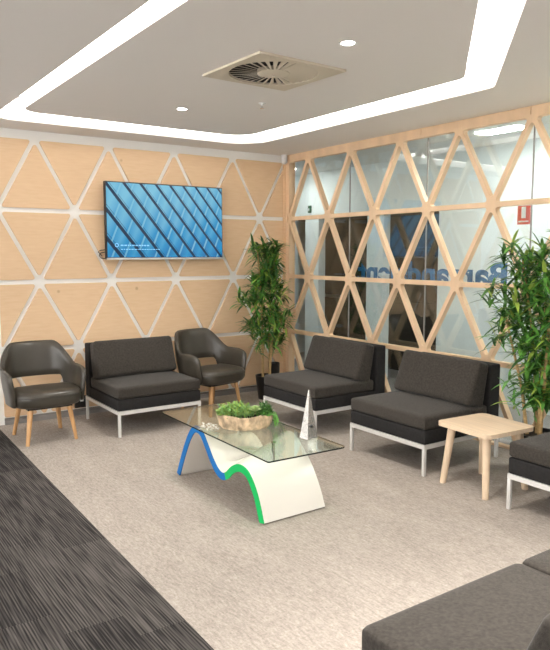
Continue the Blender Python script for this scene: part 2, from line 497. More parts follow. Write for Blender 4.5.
# ------------------------------------------------------------ lamps
cove = thing('cove_light', 'white glowing light channel recessed round the centre of the ceiling', 'light', (0, 0, 0))
bm = bmesh.new()
o2 = inset(outer, .02); i2 = inset(inner, -.02)
def offs(P, d):
    n = len(P); s = 1 if area2(P) > 0 else -1; out = []
    for i in range(n):
        a = Vector(P[i-1]); b = Vector(P[(i+1) % n]); t = (b-a).normalized()
        out.append((P[i][0]-t.y*d*s, P[i][1]+t.x*d*s))
    return out
extrude_poly(bm, offs(outer, .002), lambda u, v: (u, v, ZC+.075), lambda u, v: (u, v, ZC+.115), [offs(outer, .032)])
obj('led_strip', bm, M['cove_light'], cove, smooth=False)
bm = bmesh.new()
extrude_poly(bm, offs(inner, -.032), lambda u, v: (u, v, ZC+.075), lambda u, v: (u, v, ZC+.115), [offs(inner, -.002)])
obj('led_strip', bm, M['cove_light'], cove, smooth=False)


def downlight(x, y, label, power=1, spread=110):
    t = thing('downlight', label, 'light', (x, y, ZC), group=None)
    bm = bmesh.new()
    lathe(bm, [(.032, -.001), (.046, -.004), (.048, -.0005), (.048, 0)], 28, cap=False); obj('trim_ring', bm, M['white'], t)
    bm = bmesh.new(); lathe(bm, [(.0335, -.002), (.0335, -.0005)], 28); obj('lens', bm, M['lamp'], t)
    l = bpy.data.lights.new('spot', 'SPOT'); l.energy = DOWNLIGHT_W*power; l.spot_size = R(spread); l.spot_blend = .8; l.shadow_soft_size = .05
    l.color = (1, .95, .88)
    lo = bpy.data.objects.new('spot', l); COL.objects.link(lo); lo.parent = t; lo.location = (0, 0, -.03)
    return t
downlight(-2.13, -3.573, 'round recessed downlight shining just beyond the air vent, nearer the camera')
downlight(-2.10, -1.605, 'round recessed downlight between the air vent and the back wall above the television')

downlight(-2.13, -5.54, 'unseen downlight added to brighten the nearest bench row', 1.9, 75)  # row carried on out of view, added to brighten the benches
downlight(-3.0, -5.54, 'unseen downlight added to brighten the left end of the nearest bench row', 1.9, 75)  # another out-of-view spot added to lift the bench's left end

def light_panel(x, y, sx, sy, label, m, energy=0):
    t = thing('light_panel', label, 'light', (x, y, ZC), group=None)
    bm = bmesh.new(); box(bm, -sx/2, sx/2, -sy/2, sy/2, -.006, -.001); obj('diffuser', bm, m, t, smooth=False)
    return t
light_panel(.67, -2.43, .17, .46, 'rectangular ceiling light glowing in the corridor behind the glass', M['corridor_light'])
light_panel(.72, -4.7, .25, 1.2, 'unseen light added to brighten the corridor, beyond the right end of the glass', M['corridor_light'])  # out-of-view lamp added to brighten the corridor
light_panel(.75, 1.05, .15, .3, 'rectangular corridor ceiling light behind the glass, near the far corner', M['corridor_light'])
for i, (x, y) in enumerate(((-5.9, -3.2), (-2.9, -5.95), (-6.2, -7.2))):  # unseen ceiling panels added as fill light
    light_panel(x, y, 1.2, .6, ['added fill light over the dark carpet, nearest the back wall',
                'added fill light above the nearest bench row', 'added fill light at the rear of the dark carpet'][i], M['fill_light'])

# ------------------------------------------------------------ lattice screen and glass
screen = thing('lattice_screen', 'pale timber screen of large open triangles in front of the glass wall', 'screen', (0, -.03, 0))
YL0, YL1 = .03, 5.4
c0, SR = .0966, .6906
TH = .052
bm = bmesh.new()
fr = lambda u, v: (0, -u+.03, v)
bk = lambda u, v: (TH, -u+.03, v)
for T in cells(c0, SR, 9):
    P = clip(clip(T, 0, YL0+.03, False), 0, YL1, True)
    if len(P) < 3 or abs(area2(P)) < .004: continue
    if area2(P) < 0: P = P[::-1]
    d = []
    for i in range(len(P)):
        a, b = P[i], P[(i+1) % len(P)]
        horiz = abs(a[1]-b[1]) < 1e-4; vert = abs(a[0]-b[0]) < 1e-4
        d.append(.0205 if horiz else (.035 if vert else .0185))
    H = inset(P, d)
    if len(H) >= 3 and abs(area2(H)) > .01:
        extrude_poly(bm, P, fr, bk, [round_poly(H, .020, 5)])
    else: extrude_poly(bm, P, fr, bk)
bmesh.ops.remove_doubles(bm, verts=bm.verts[:], dist=1e-4)
# drop the internal walls between neighbouring cells
kill = {}
for f in bm.faces:
    k = frozenset(v.index for v in f.verts)
bm.verts.index_update()
for f in bm.faces: kill.setdefault(frozenset(v.index for v in f.verts), []).append(f)
dead = [f for fs in kill.values() if len(fs) > 1 for f in fs]
bmesh.ops.delete(bm, geom=dead, context='FACES')
obj('lattice', bm, M['oak'], screen, smooth=False)
bm = bmesh.new()
for y0, y1 in ((-2.055, .0), (-3.16, -2.058), (-5.37, -3.163)): box(bm, .0, TH, y0, y1-.003, 2.5975, ZC-.001)
obj('top_rail', bm, M['oak'], screen, smooth=False)
bm = bmesh.new(); box(bm, -.002, TH, -.03, .0, 0, 2.597); obj('side_post', bm, M['oak'], screen, smooth=False)

win = None
ys = [-.004, -.949, -2.019, -3.114, -4.2, -5.4]
for i in range(5):
    bm = bmesh.new(); box(bm, XG-.004, XG+.004, ys[i+1]+.004, ys[i]-.004, .02, ZC-.002)
    o = struct('window_%d' % (i+1), bm, M['pane'])
    bm = bmesh.new(); box(bm, XG-.006, XG+.006, ys[i+1]-.004, ys[i+1]+.004, .02, ZC-.002)
    obj('silicone_joint', bm, M['grey_skirt'], o, smooth=False)

# mirrored lettering on the corridor side of the glass
cu = bpy.data.curves.new('lettering', 'FONT'); cu.body = 'Barrandalent'; cu.size = .30; cu.extrude = .001; cu.offset = .010
cu.space_character = 1.0
to = bpy.data.objects.new('tmp', cu); COL.objects.link(to)
bpy.context.view_layer.update()
me = bpy.data.meshes.new_from_object(to.evaluated_get(bpy.context.evaluated_depsgraph_get()))
bpy.data.objects.remove(to)
xs = [v.co.x for v in me.vertices]; w0, w1 = min(xs), max(xs)
zs = [v.co.y for v in me.vertices]; h1 = max(zs)
Y0, Y1, Z0, Z1 = -2.90, -1.07, 1.282, 1.487
for v in me.vertices:
    x, y, z = v.co
    v.co = (XG+.012+z, Y0+(x-w0)/(w1-w0)*(Y1-Y0), Z0+y/h1*(Z1-Z0))
me.materials.append(M['letter'])
lt = bpy.data.objects.new('window_lettering', me); COL.objects.link(lt)
tag(lt, 'blue lettering seen in reverse across the corridor side of the glass', 'lettering')

sg = thing('fire_sign', 'small red safety sign with a white mark on the glass, above the tall plant', 'sign', (XG+.012, -3.036, 1.86))
bm = bmesh.new(); box(bm, 0, .003, -.058, .058, -.07, .078); obj('plate', bm, M['sign_red'], sg, smooth=False)
bm = bmesh.new()
box(bm, -.003, -.0005, -.020, .020, -.02, .070, .001); box(bm, -.003, -.0005, -.045, .045, -.052, -.040)
obj('white_mark', bm, M['sign_white'], sg, smooth=False)
ex = thing('exit_sign', 'tiny dark green sign on the pale corridor wall near the corner', 'sign', (XF-.03, 1.19, 2.17))
bm = bmesh.new(); box(bm, 0, .03, -.025, .025, -.05, .05, .004); obj('housing', bm, M['exit_green'], ex)
bm = bmesh.new(); box(bm, -.003, 0, -.010, .010, -.02, .01); obj('white_mark', bm, M['sign_white'], ex)

# ------------------------------------------------------------ ceiling fittings
vt = thing('air_vent', 'square ceiling air vent with a round swirl of radial blades', 'vent', (ventc[0], ventc[1], ZC), R(2))
bm = bmesh.new()
sq = [(-.318, -.305), (.318, -.305), (.318, .305), (-.318, .305)]
hl = [(.272*math.cos(2*PI*i/48), .272*math.sin(2*PI*i/48)) for i in range(48)]
extrude_poly(bm, sq, lambda u, v: (u, v, -.014), lambda u, v: (u, v, -.001), [hl])
obj('face_plate', bm, M['vent'], vt, smooth=False)
bm = bmesh.new(); lathe(bm, [(.270, -.0), (.270, .10)], 40, cap=False); lathe(bm, [(.270, .10), (.01, .101)], 40, cap=False)
obj('duct', bm, M['vent_dark'], vt)
NB = 32
for i in range(NB):
    bm = bmesh.new()
    a = 2*PI*i/NB; wd = .30
    pts = []
    def P(r, da, z): return bm.verts.new((r*math.cos(a+da), r*math.sin(a+da), z))
    q = [P(.095, -.052, -.010), P(.270, -.056, -.004), P(.270, .056, -.013), P(.095, .052, -.013)]
    f = bm.faces.new(q)
    r = bmesh.ops.extrude_face_region(bm, geom=[f])
    for v in [g for g in r['geom'] if isinstance(g, bmesh.types.BMVert)]: v.co.z += .002
    obj('blade', bm, M['vent'], vt, smooth=False)
bm = bmesh.new(); lathe(bm, [(.004, -.026), (.03, -.024), (.100, -.013), (.100, .01)], 32); obj('hub', bm, M['vent'], vt)
bm = bmesh.new(); lathe(bm, [(.006, -.030), (.009, -.026), (.009, -.024)], 16); obj('screw', bm, M['chrome'], vt)

sd = thing('sprinkler_head', 'tiny ceiling sprinkler head beside the swirl air vent', 'sprinkler', (-1.711, -2.127, ZC))
bm = bmesh.new(); lathe(bm, [(.028, -.001), (.026, -.006), (.01, -.008), (.008, -.02)], 20); obj('escutcheon', bm, M['white'], sd)
bm = bmesh.new(); lathe(bm, [(.006, -.02), (.006, -.036), (.015, -.037), (.015, -.040)], 14); obj('deflector', bm, M['chrome'], sd)

cs = thing('corner_sensor', 'small white cylindrical sensor high in the room corner', 'sensor', (-.045, -.07, 2.60))
bm = bmesh.new(); lathe(bm, [(.030, -.03), (.034, -.02), (.034, .058), (.030, .0585)], 24); obj('body', bm, M['white'], cs)
bm = bmesh.new(); lathe(bm, [(.006, -.045), (.02, -.04), (.026, -.030)], 20); obj('dome', bm, M['frame'], cs)

# ------------------------------------------------------------ television
tv = thing('television', 'wall-mounted flat television showing a blue slatted building facade', 'television', (-1.518, -.10, 1.875))
bm = bmesh.new(); box(bm, -.643, .643, -.005, .045, -.372, .372, .006); obj('casing', bm, M['black'], tv)
bm = bmesh.new(); box(bm, -.633, .633, -.0085, -.005, -.352, .362); obj('screen', bm, M['screen'], tv, smooth=False)
bm = bmesh.new(); box(bm, -.643, .643, -.008, .0, -.376, -.358, .002); obj('lower_bezel', bm, M['frame'], tv)
bm = bmesh.new()      # faint, unreadable small print on the picture
lathe(bm, [(.012, 0), (.016, .001), (.020, 0)], 20, cap=False)
bmesh.ops.rotate(bm, verts=bm.verts[:], matrix=Matrix.Rotation(PI/2, 3, 'X')); bmesh.ops.translate(bm, verts=bm.verts[:], vec=(-.54, -.0092, -.235))
st_m = mat('pale_screen_text', (.1, .2, .3), .5, emit=((.12, .38, .65), .45))
obj('screen_logo', bm, st_m, tv, smooth=False)
rt = random.Random(2)
for z0_, z1_, xe in ((-.243, -.231, -.22), (-.279, -.272, -.08)):
    bm = bmesh.new(); xx = -.50
    while xx < xe:
        w_ = rt.uniform(.012, .03); box(bm, xx, xx+w_, -.0095, -.0087, z0_, z1_); xx += w_+.008
    obj('screen_text', bm, st_m, tv, smooth=False)
bm = bmesh.new(); box(bm, -.2, .2, .045, .0785, -.15, .15); obj('wall_bracket', bm, M['black'], tv, smooth=False)
bm = bmesh.new()
tube(bm, [(-.63, .05, -.30), (-.675, .06, -.31), (-.69, .068, -.335), (-.67, .072, -.36), (-.63, .070, -.365), (-.60, .068, -.35)], .004, 6)
tube(bm, [(-.63, .05, -.28), (-.68, .058, -.285), (-.70, .066, -.30), (-.66, .07, -.34)], .004, 6)
obj('cable', bm, M['black'], tv)

ol = thing('wall_outlet', 'black double power outlet low on the plywood wall between chair and bench', 'outlet', (-2.43, -.0215, .135))
bm = bmesh.new(); box(bm, -.062, .062, -.03, 0, -.055, .058, .004); obj('plate', bm, M['black'], ol)
bm = bmesh.new(); box(bm, -.012, .018, -.034, -.030, .005, .025, .001); obj('plug_mark', bm, M['sign_white'], ol)

# ------------------------------------------------------------ benches
W2, D2 = .395, .41
def cushion(bm, x0, x1, y0, y1, z0, z1, r=.03, crown=.01, nx=14, ny=12):
    """box cushion with rounded edges, slightly crowned top"""
    bb = bmesh.new()
    bmesh.ops.create_grid(bb, x_segments=nx, y_segments=ny, size=.5)
    bb.free()
    vs0 = set(bm.verts)
    box(bm, x0, x1, y0, y1, z0, z1)
    new = [v for v in bm.verts if v not in vs0]
    es = list({e for v in new for e in v.link_edges})
    bmesh.ops.subdivide_edges(bm, edges=es, cuts=nx, use_grid_fill=True)
    new = [v for v in bm.verts if v not in vs0]
    cx, cy, cz = (x0+x1)/2, (y0+y1)/2, (z0+z1)/2
    hx, hy, hz = (x1-x0)/2, (y1-y0)/2, (z1-z0)/2
    for v in new:
        d = Vector((v.co.x-cx, v.co.y-cy, v.co.z-cz))
        # denser towards the edges
        for k, h in enumerate((hx, hy, hz)):
            t = max(-1, min(1, d[k]/h)); d[k] = h*math.sin(t*PI/2)*.55 + d[k]*.45
        c = Vector((max(-(hx-r), min(hx-r, d.x)), max(-(hy-r), min(hy-r, d.y)), max(-(hz-r), min(hz-r, d.z))))
        e = d-c
        if e.length > 1e-6: e = e.normalized()*r
        p = c+e
        f = max(0, 1-(p.x/hx)**2)*max(0, 1-(p.y/hy)**2)
        p.z += crown*f*(1 if p.z > 0 else 0)
        v.co = Vector((cx, cy, cz))+p
    return new

def make_bench():
    t = thing('lounge_bench', 'x', 'bench')
    bm = bmesh.new()
    s = .030
    for (x0, x1, y0, y1) in ((-W2, W2, -D2, -D2+s), (-W2, W2, D2-s, D2), (-W2, -W2+s, -D2+s, D2-s), (W2-s, W2, -D2+s, D2-s)):
        box(bm, x0, x1, y0, y1, .193, .2245)
    obj('frame', bm, M['frame'], t, smooth=False)
    for sx in (-1, 1):
        for sy in (-1, 1):
            bm = bmesh.new(); cx = sx*(W2-.0115); cy = sy*(D2-.0115)
            box(bm, cx-.0115, cx+.0115, cy-.0115, cy+.0115, 0, .193, .002)
            obj('leg', bm, M['frame'], t)
    bm = bmesh.new(); box(bm, -W2+.001, W2-.001, -D2+.003, D2-.13, .2255, .326, .010, 3); obj('seat_base', bm, M['fabric_side'], t)
    bm = bmesh.new(); cushion(bm, -W2, W2, -D2-.004, .27, .327, .428, .024, .010); obj('seat_cushion', bm, M['fabric'], t)
    bm = bmesh.new(); box(bm, -W2+.002, W2-.002, .292, D2-.002, .2255, .728, .012, 3); obj('back_panel', bm, M['fabric_side'], t)
    # leaning back cushion
    bm = bmesh.new()
    vs = cushion(bm, -W2+.002, W2-.002, -.078, .078, -.172, .172, .030, 0)
    for v in vs:
        x, y, z = v.co
        y = y*(1.0-.25*(z/.165))          # slimmer at the top
        f = max(0, 1-(x/.38)**2)*max(0, 1-(z/.165)**2)
        if y < 0: y -= .014*f
        a = R(16)
        v.co = (x, y*math.cos(a)+z*math.sin(a)+.178, z*math.cos(a)-y*math.sin(a)+.588)
    obj('back_cushion', bm, M['fabric'], t)
    return t
B = [  # label, x, y, rotation
    ('charcoal armless bench seat on a silver frame below the television, against the plywood wall', -2.045, -.61, 0),
    ('charcoal bench seat beside the corner plant, farthest along the glass wall', -.65, -1.555, -PI/2),
    ('charcoal bench seat against the glass wall just beyond the small timber side table', -.65, -2.795, -PI/2),
    ('charcoal bench seat cut by the right photo edge, nearer than the side table', -.675, -4.285, -PI/2),
    ('big brownish-grey bench seat filling the bottom right corner, its back turned to the camera', -2.815, -5.33, PI),
    ('bench seat on the right edge adjoining the big foreground bench', -2.017, -5.33, PI)]
b0 = make_bench()
for i, (lab, x, y, a) in enumerate(B):
    t = b0 if i == 0 else copy_tree(b0)
    t.location = (x, y, 0); t.rotation_euler = (0, 0, a)
    t['label'] = lab; t['group'] = 'charcoal lounge benches'
    if i >= 4:
        for ch in bpy.data.objects:
            if ch.parent == t and ch.name.startswith('back_cushion'): ch.location = (0, .03, -.02)

# ------------------------------------------------------------ leather armchairs
def smoothstep(a, b, x):
    t = max(0, min(1, (x-a)/(b-a))); return t*t*(3-2*t)
def make_armchair():
    t = thing('leather_armchair', 'x', 'armchair')
    # shell: plan curve from the front of one arm round the back to the other
    ctrl = [(-.315, -.20), (-.322, -.08), (-.322, .04), (-.285, .17), (-.20, .255), (-.10, .285), (0, .292)]
    ctrl = ctrl+[(-x, y) for x, y in ctrl[-2::-1]]
    n = len(ctrl); samples = []
    for i in range(n-1):
        p0, p1, p2, p3 = [Vector(ctrl[max(0, min(n-1, i+k))]) for k in (-1, 0, 1, 2)]
        for s in range(5):
            u = s/5
            samples.append(.5*((2*p1)+(p2-p0)*u+(2*p0-5*p1+4*p2-p3)*u*u+(3*p1-p0-3*p2+p3)*u**3))
    samples.append(Vector(ctrl[-1]))
    m_ = len(samples)
    # even arc length parameter
    acc = [0]
    for i in range(1, m_): acc.append(acc[-1]+(samples[i]-samples[i-1]).length)
    rings = []; rim = []; NR = 20
    for i, p in enumerate(samples):
        u = abs(acc[i]/acc[-1]*2-1)           # 0 back centre .. 1 arm front
        d = (samples[min(i+1, m_-1)]-samples[max(i-1, 0)]).normalized(); nrm = Vector((-d.y, d.x))
        top = .815 - .195*smoothstep(.26, .62, u) - .02*smoothstep(.8, 1, u)
        bot = .505 - .185*smoothstep(.36, .50, u)
        e = (1-u)*acc[-1]/2                    # distance to the arm front
        rr = .06
        if e < rr:                             # rounded front end
            q = math.sqrt(max(0, 1-((rr-e)/rr)**2)); top -= rr*(1-q)*.9; bot += .03*(1-q)
            th = .026*max(.25, q)
        else: th = .026
        col = []
        cz, hz = (top+bot)/2, (top-bot)/2
        for k in range(NR):
            a = 2*PI*k/NR; c_, s_ = math.cos(a), math.sin(a)
            # stadium section
            w_ = th*c_; z = cz+(hz-th)*max(-1, min(1, s_*1.9)) + th*s_
            flare = .93+.10*smoothstep(.32, .62, z)
            tilt = .055*max(0, (z-.5))/.3*(1-u)
            xx = p.x*flare*.965; yy = p.y*(flare if p.y > 0 else 1)+tilt
            col.append(Vector((xx+nrm.x*w_, yy+nrm.y*w_, z)))
            if k == NR//4: rim.append(col[-1].copy())
        rings.append(col)
    bm = bmesh.new()
    V = [[bm.verts.new(q) for q in c] for c in rings]
    for A_, B_ in zip(V, V[1:]):
        for k in range(NR): bm.faces.new((A_[k], A_[(k+1) % NR], B_[(k+1) % NR], B_[k]))
    bm.faces.new(V[0]); bm.faces.new(V[-1])
    obj('shell', bm, M['leather'], t, angle=75)
    bm = bmesh.new(); tube(bm, [q+Vector((0, 0, .0005)) for q in rim[2:-2]], .0045, 6)
    obj('piping', bm, M['leather'], t)
    # seat: rounded front, flat back
    bm = bmesh.new()
    nn = 40; rings = []
    def plan(th, s):
        c, q = math.cos(th), math.sin(th)
        e = 2/3.4
        x = abs(c)**e*math.copysign(1, c)*.290*s
        y = abs(q)**e*math.copysign(1, q)*.265*s-.035
        return x, y
    prof = [(.80, .318), (.93, .322), (.985, .345), (1.0, .385), (.985, .425), (.93, .446), (.75, .456), (.4, .462), (.05, .464)]
    prev = None
    for s_, z in prof:
        ring = []
        for k in range(nn):
            x, y = plan(2*PI*k/nn, s_); ring.append(bm.verts.new((x, y, z - (.012 if y > .1 else 0))))
        if prev:
            for k in range(nn): bm.faces.new((prev[k], prev[(k+1) % nn], ring[(k+1) % nn], ring[k]))
        else: bm.faces.new(ring)
        prev = ring
    bm.faces.new(prev)
    obj('seat', bm, M['leather'], t, angle=80)
    bm = bmesh.new(); pts = [plan(2*PI*k/48, 1.0) for k in range(25, 48)]
    tube(bm, [(x, y-.0, .414) for x, y in pts], .004, 6); obj('seat_seam', bm, M['leather'], t)
    bm = bmesh.new(); box(bm, -.19, .19, -.21, .17, .295, .3175, .004); obj('under_frame', bm, M['black'], t)
    for sx in (-1, 1):
        for sy in (-1, 1):
            bm = bmesh.new()
            p = Vector((sx*.165, sy*.175-.02, .296)); q = Vector((sx*.208, sy*.228-.0, .0))
            # flat oval tapered leg
            bar(bm, p, q, .026, .017, 14, squash=.8)
            obj('leg', bm, M['leg_oak'], t)
    return t
a0 = make_armchair()
a1 = copy_tree(a0)
a0.location = (-2.945, -.615, 0); a0.scale = (.965,)*3
tag(a0, 'grey-olive leather tub armchair with oak legs, left of the television bench'); a0['group'] = 'leather tub armchairs'
a1.location = (-1.285, -.56, 0); a1.scale = (.965,)*3; a1.rotation_euler = (0, 0, R(11))
tag(a1, 'grey-olive leather tub armchair with oak legs, between the television bench and corner plant'); a1['group'] = 'leather tub armchairs'

# ------------------------------------------------------------ coffee table
ct = thing('coffee_table', 'glass-topped coffee table on a white wave base with blue and green edges', 'table', (-2.225, -2.71, 0))
lc = [(-2.165, 0), (-2.21, .09), (-2.248, .163), (-2.295, .245), (-2.342, .315), (-2.40, .375), (-2.455, .392), (-2.515, .375), (-2.575, .315),
      (-2.646, .235), (-2.715, .178), (-2.78, .160), (-2.84, .180), (-2.909, .235), (-2.985, .268), (-3.06, .262), (-3.115, .225), (-3.165, .16), (-3.20, .09), (-3.235, 0)]
rc = [(-5.42-y, z) for y, z in lc[::-1]][:11]+[(-2.66, .20), (-2.72, .275), (-2.80, .350), (-2.88, .382), (-2.95, .360), (-3.02, .300), (-3.08, .245), (-3.135, .175), (-3.19, .085), (-3.228, 0)]
def resample(P, n):
    # Catmull then even arc length
    Q = []
    m = len(P)
    for i in range(m-1):
        p0, p1, p2, p3 = [Vector(P[max(0, min(m-1, i+k))]) for k in (-1, 0, 1, 2)]
        for s in range(8):
            u = s/8; Q.append(.5*((2*p1)+(p2-p0)*u+(2*p0-5*p1+4*p2-p3)*u*u+(3*p1-p0-3*p2+p3)*u**3))
    Q.append(Vector(P[-1]))
    L = [0]
    for i in range(1, len(Q)): L.append(L[-1]+(Q[i]-Q[i-1]).length)
    out = []; j = 0
    for i in range(n):
        d = L[-1]*i/(n-1)
        while j < len(L)-2 and L[j+1] < d: j += 1
        t = (d-L[j])/max(1e-9, L[j+1]-L[j]); out.append(Q[j].lerp(Q[j+1], t))
    return out
NS = 90
Lc, Rc = resample(lc, NS), resample(rc, NS)
def ribbon(P, th):
    top, bot = [], []
    for i, p in enumerate(P):
        t = (P[min(i+1, len(P)-1)]-P[max(i-1, 0)]).normalized()
        nrm = Vector((-t.y, t.x))
        if nrm.y < 0 and False: nrm = -nrm
        a, b = p+nrm*th/2, p-nrm*th/2
        a.y = max(a.y, 0); b.y = max(b.y, 0)
        top.append(a); bot.append(b)
    return top, bot
TW = .046
XL, XR = -2.455, -1.995
bm = bmesh.new()
lt_, lb_ = ribbon(Lc, TW); rt_, rb_ = ribbon(Rc, TW)
NX = 8; cols = []
for j in range(NX+1):
    u = j/NX; x = XL+.006+(XR-XL-.006)*u; s_ = u
    cols.append(([bm.verts.new((x-ct.location.x, lt_[i].x*(1-s_)+rt_[i].x*s_-ct.location.y, lt_[i].y*(1-s_)+rt_[i].y*s_)) for i in range(NS)],
                 [bm.verts.new((x-ct.location.x, lb_[i].x*(1-s_)+rb_[i].x*s_-ct.location.y, lb_[i].y*(1-s_)+rb_[i].y*s_)) for i in range(NS)]))
for j in range(NX):
    for i in range(NS-1):
        for k in (0, 1):
            a, b = cols[j][k], cols[j+1][k]; bm.faces.new((a[i], a[i+1], b[i+1], b[i]))
    for i in (0, NS-1): bm.faces.new((cols[j][0][i], cols[j][1][i], cols[j+1][1][i], cols[j+1][0][i]))
for j in (0, NX):
    for i in range(NS-1): bm.faces.new((cols[j][0][i], cols[j][0][i+1], cols[j][1][i+1], cols[j][1][i]))
obj('base', bm, M['gloss_white'], ct, angle=50)
def edge_strip(name, i0, i1, m, label):
    bm = bmesh.new()
    rows = []
    for i in range(i0, i1+1):
        rows.append([bm.verts.new((x-ct.location.x, q.x-ct.location.y, q.y)) for x, q in ((XL-.001, lt_[i]), (XL-.001, lb_[i]), (XL+.0055, lb_[i]), (XL+.0055, lt_[i]))])
    for a, b in zip(rows, rows[1:]):
        for k in range(4): bm.faces.new((a[k], a[(k+1) % 4], b[(k+1) % 4], b[k]))
    bm.faces.new(rows[0]); bm.faces.new(rows[-1])
    o = obj(name, bm, m, ct, smooth=False); o['label'] = label
isplit = min(range(NS), key=lambda i: abs(Lc[i].x+2.825) + (0 if Lc[i].y < .25 else 9))
edge_strip('edge_band', 0, isplit, M['blue'], 'bright blue edge')
edge_strip('edge_band', isplit, NS-1, M['green'], 'bright green edge')
bm = bmesh.new()
gp = round_poly([(-.285, -.675), (.265, -.695), (.285, .745), (-.265, .745)], [.012, .03, .05, .03], 5)
extrude_poly(bm, gp, lambda u, v: (u, v, .4115), lambda u, v: (u, v, .4205))
o = obj('glass_top', bm, [M['table_glass'], M['glass_edge']], ct, smooth=False)
for p in o.data.polygons:
    if abs(p.normal.z) < .5: p.material_index = 1
def standoff(x, y, z0):
    bm = bmesh.new(); lathe(bm, [(.020, z0), (.020, z0+.006), (.011, z0+.010), (.011, .405), (.018, .407), (.018, .411)], 20, c=(x-ct.location.x, y-ct.location.y)); obj('standoff', bm, M['chrome'], ct)
standoff(-2.245, -3.05, .275); standoff(-2.11, -2.42, .290)

# succulent bowl
bw = thing('succulent_bowl', 'oval whitewashed bark bowl of green succulents on the glass coffee table', 'planter', (-2.235, -2.70, .4215), -.6047)
bm = bmesh.new()
prof = [(.62, 0), (.80, .004), (.93, .03), (1.0, .085), (1.0, .092), (.94, .092), (.90, .075)]
n = 56; prev = None
for s_, z in prof:
    ring = []
    for i in range(n):
        a = 2*PI*i/n; rr = s_*(1+.02*math.sin(3*a+1)+.015*math.sin(11*a)+.012*random.random())
        ring.append(bm.verts.new((.185*rr*math.cos(a), .105*rr*math.sin(a), z+(.006*math.sin(5*a)+.006*random.random() if z > .05 else 0))))
    if prev:
        for i in range(n): bm.faces.new((prev[i], prev[(i+1) % n], ring[(i+1) % n], ring[i]))
    else: bm.faces.new(ring)
    prev = ring
obj('bowl', bm, M['bark'], bw)
bm = bmesh.new(); lathe(bm, [(.9, .070), (.5, .078), (.02, .080)], 30, sx=.185, sy=.105, cap=False); obj('soil', bm, M['soil'], bw)
def leafblade(bm, p, d, up, L, wd, bend=.3, seg=4, cup=.12, mi=0):
    d = Vector(d).normalized(); side = d.cross(Vector(up))
    if side.length < 1e-3: side = Vector((1, 0, 0))
    side.normalize(); nrm = side.cross(d).normalized(); p = Vector(p)
    prev = None; fs = []
    for i in range(seg+1):
        t = i/seg
        c = p+d*L*t+Vector((0, 0, -1))*bend*L*t*t
        wv = wd*math.sin(PI*min(1, (.12+.88*t)))**.8*(1-.15*t) if t < 1 else 0
        if i == seg: row = [bm.verts.new(c)]
        else: row = [bm.verts.new(c-side*wv/2+nrm*wv*cup), bm.verts.new(c), bm.verts.new(c+side*wv/2+nrm*wv*cup)]
        if prev:
            if len(row) == 3:
                fs.append(bm.faces.new((prev[0], prev[1], row[1], row[0]))); fs.append(bm.faces.new((prev[1], prev[2], row[2], row[1])))
            else:
                fs.append(bm.faces.new((prev[0], prev[1], row[0]))); fs.append(bm.faces.new((prev[1], prev[2], row[0])))
        prev = row
    for f in fs: f.material_index = mi
rnd = random.Random(3)
def succ_cluster(name, cx, cy, sx, sy, z, cnt, m, size, h):
    bm = bmesh.new()
    for i in range(cnt):
        a = rnd.uniform(0, 2*PI); r = math.sqrt(rnd.random())
        p = (cx+sx*r*math.cos(a), cy+sy*r*math.sin(a), z)
        hh = h*(1-.5*r*r)*rnd.uniform(.5, 1)
        q = Vector((p[0]*1.05, p[1]*1.05, z+hh))
        bar(bm, p, q, .0022, .0015, 4)
        for k in range(7):
            an = rnd.uniform(0, 2*PI); el = rnd.uniform(-.1, 1.1)
            pp = Vector(p).lerp(q, rnd.uniform(.35, 1))
            leafblade(bm, pp, (math.cos(an)*math.cos(el), math.sin(an)*math.cos(el), math.sin(el)), (0, 0, 1), size*rnd.uniform(.7, 1.2), size*.3, .1, 3, .3, rnd.randrange(2) if isinstance(m, list) else 0)
    obj(name, bm, m, bw, smooth=True)
succ_cluster('succulent_foliage', -.055, .0, .125, .085, .075, 150, [M['succ'], M['leaf2']], .028, .105)
succ_cluster('succulent_foliage', .125, .02, .05, .07, .075, 55, [M['leaf'], M['leaf_dark']], .03, .10)
bm = bmesh.new()      # trailing stems over the right end
for i in range(16):
    y = rnd.uniform(-.06, .05); x0 = .165+rnd.uniform(-.015, .01); L = rnd.uniform(.04, .115)
    pts = [Vector((x0-.03, y, .09)), Vector((x0+.01, y, .105)), Vector((x0+.035, y-.005, .095)), Vector((x0+.045+rnd.uniform(-.01, .01), y-.01, .095-L*.6)), Vector((x0+.045, y-.01, max(.012, .095-L)))]
    tube(bm, pts, .0018, 4)
    for k in range(16):
        t = rnd.uniform(.5, 4); j = int(min(3, t)); pp = pts[j].lerp(pts[j+1], t-j)
        an = rnd.uniform(0, 2*PI); leafblade(bm, pp, (math.cos(an), math.sin(an), .3), (0, 0, 1), .016, .006, .2, 2)
obj('trailing_foliage', bm, M['leaf'], bw)
bm = bmesh.new()      # rosette
for ring, (cnt, L, el) in enumerate(((10, .048, .25), (9, .040, .6), (7, .030, .95), (5, .018, 1.25))):
    for k in range(cnt):
        a = 2*PI*(k+.5*ring)/cnt
        leafblade(bm, (.072, -.050, .122+.006*ring), (math.cos(a)*math.cos(el), math.sin(a)*math.cos(el), math.sin(el)), (0, 0, 1), L, L*.55, -.15, 4, .25)
o = obj('rosette', bm, M['succ_pale'], bw); o['label'] = 'pale green rosette'
bm = bmesh.new()      # pale spill of small leaves on the glass at the left end
for i in range(46):
    x = -.20+rnd.uniform(-.075, .03); y = rnd.uniform(-.085, .05); an = rnd.uniform(0, 2*PI)
    leafblade(bm, (x, y, .004+rnd.uniform(0, .012)), (math.cos(an), math.sin(an), .25), (0, 0, 1), .026, .014, .1, 3)
o = obj('pale_sprig', bm, mat('dried_pale_leaves', (.70, .68, .60), .7), bw); o['label'] = 'pale dried sprig lying beside the bowl'

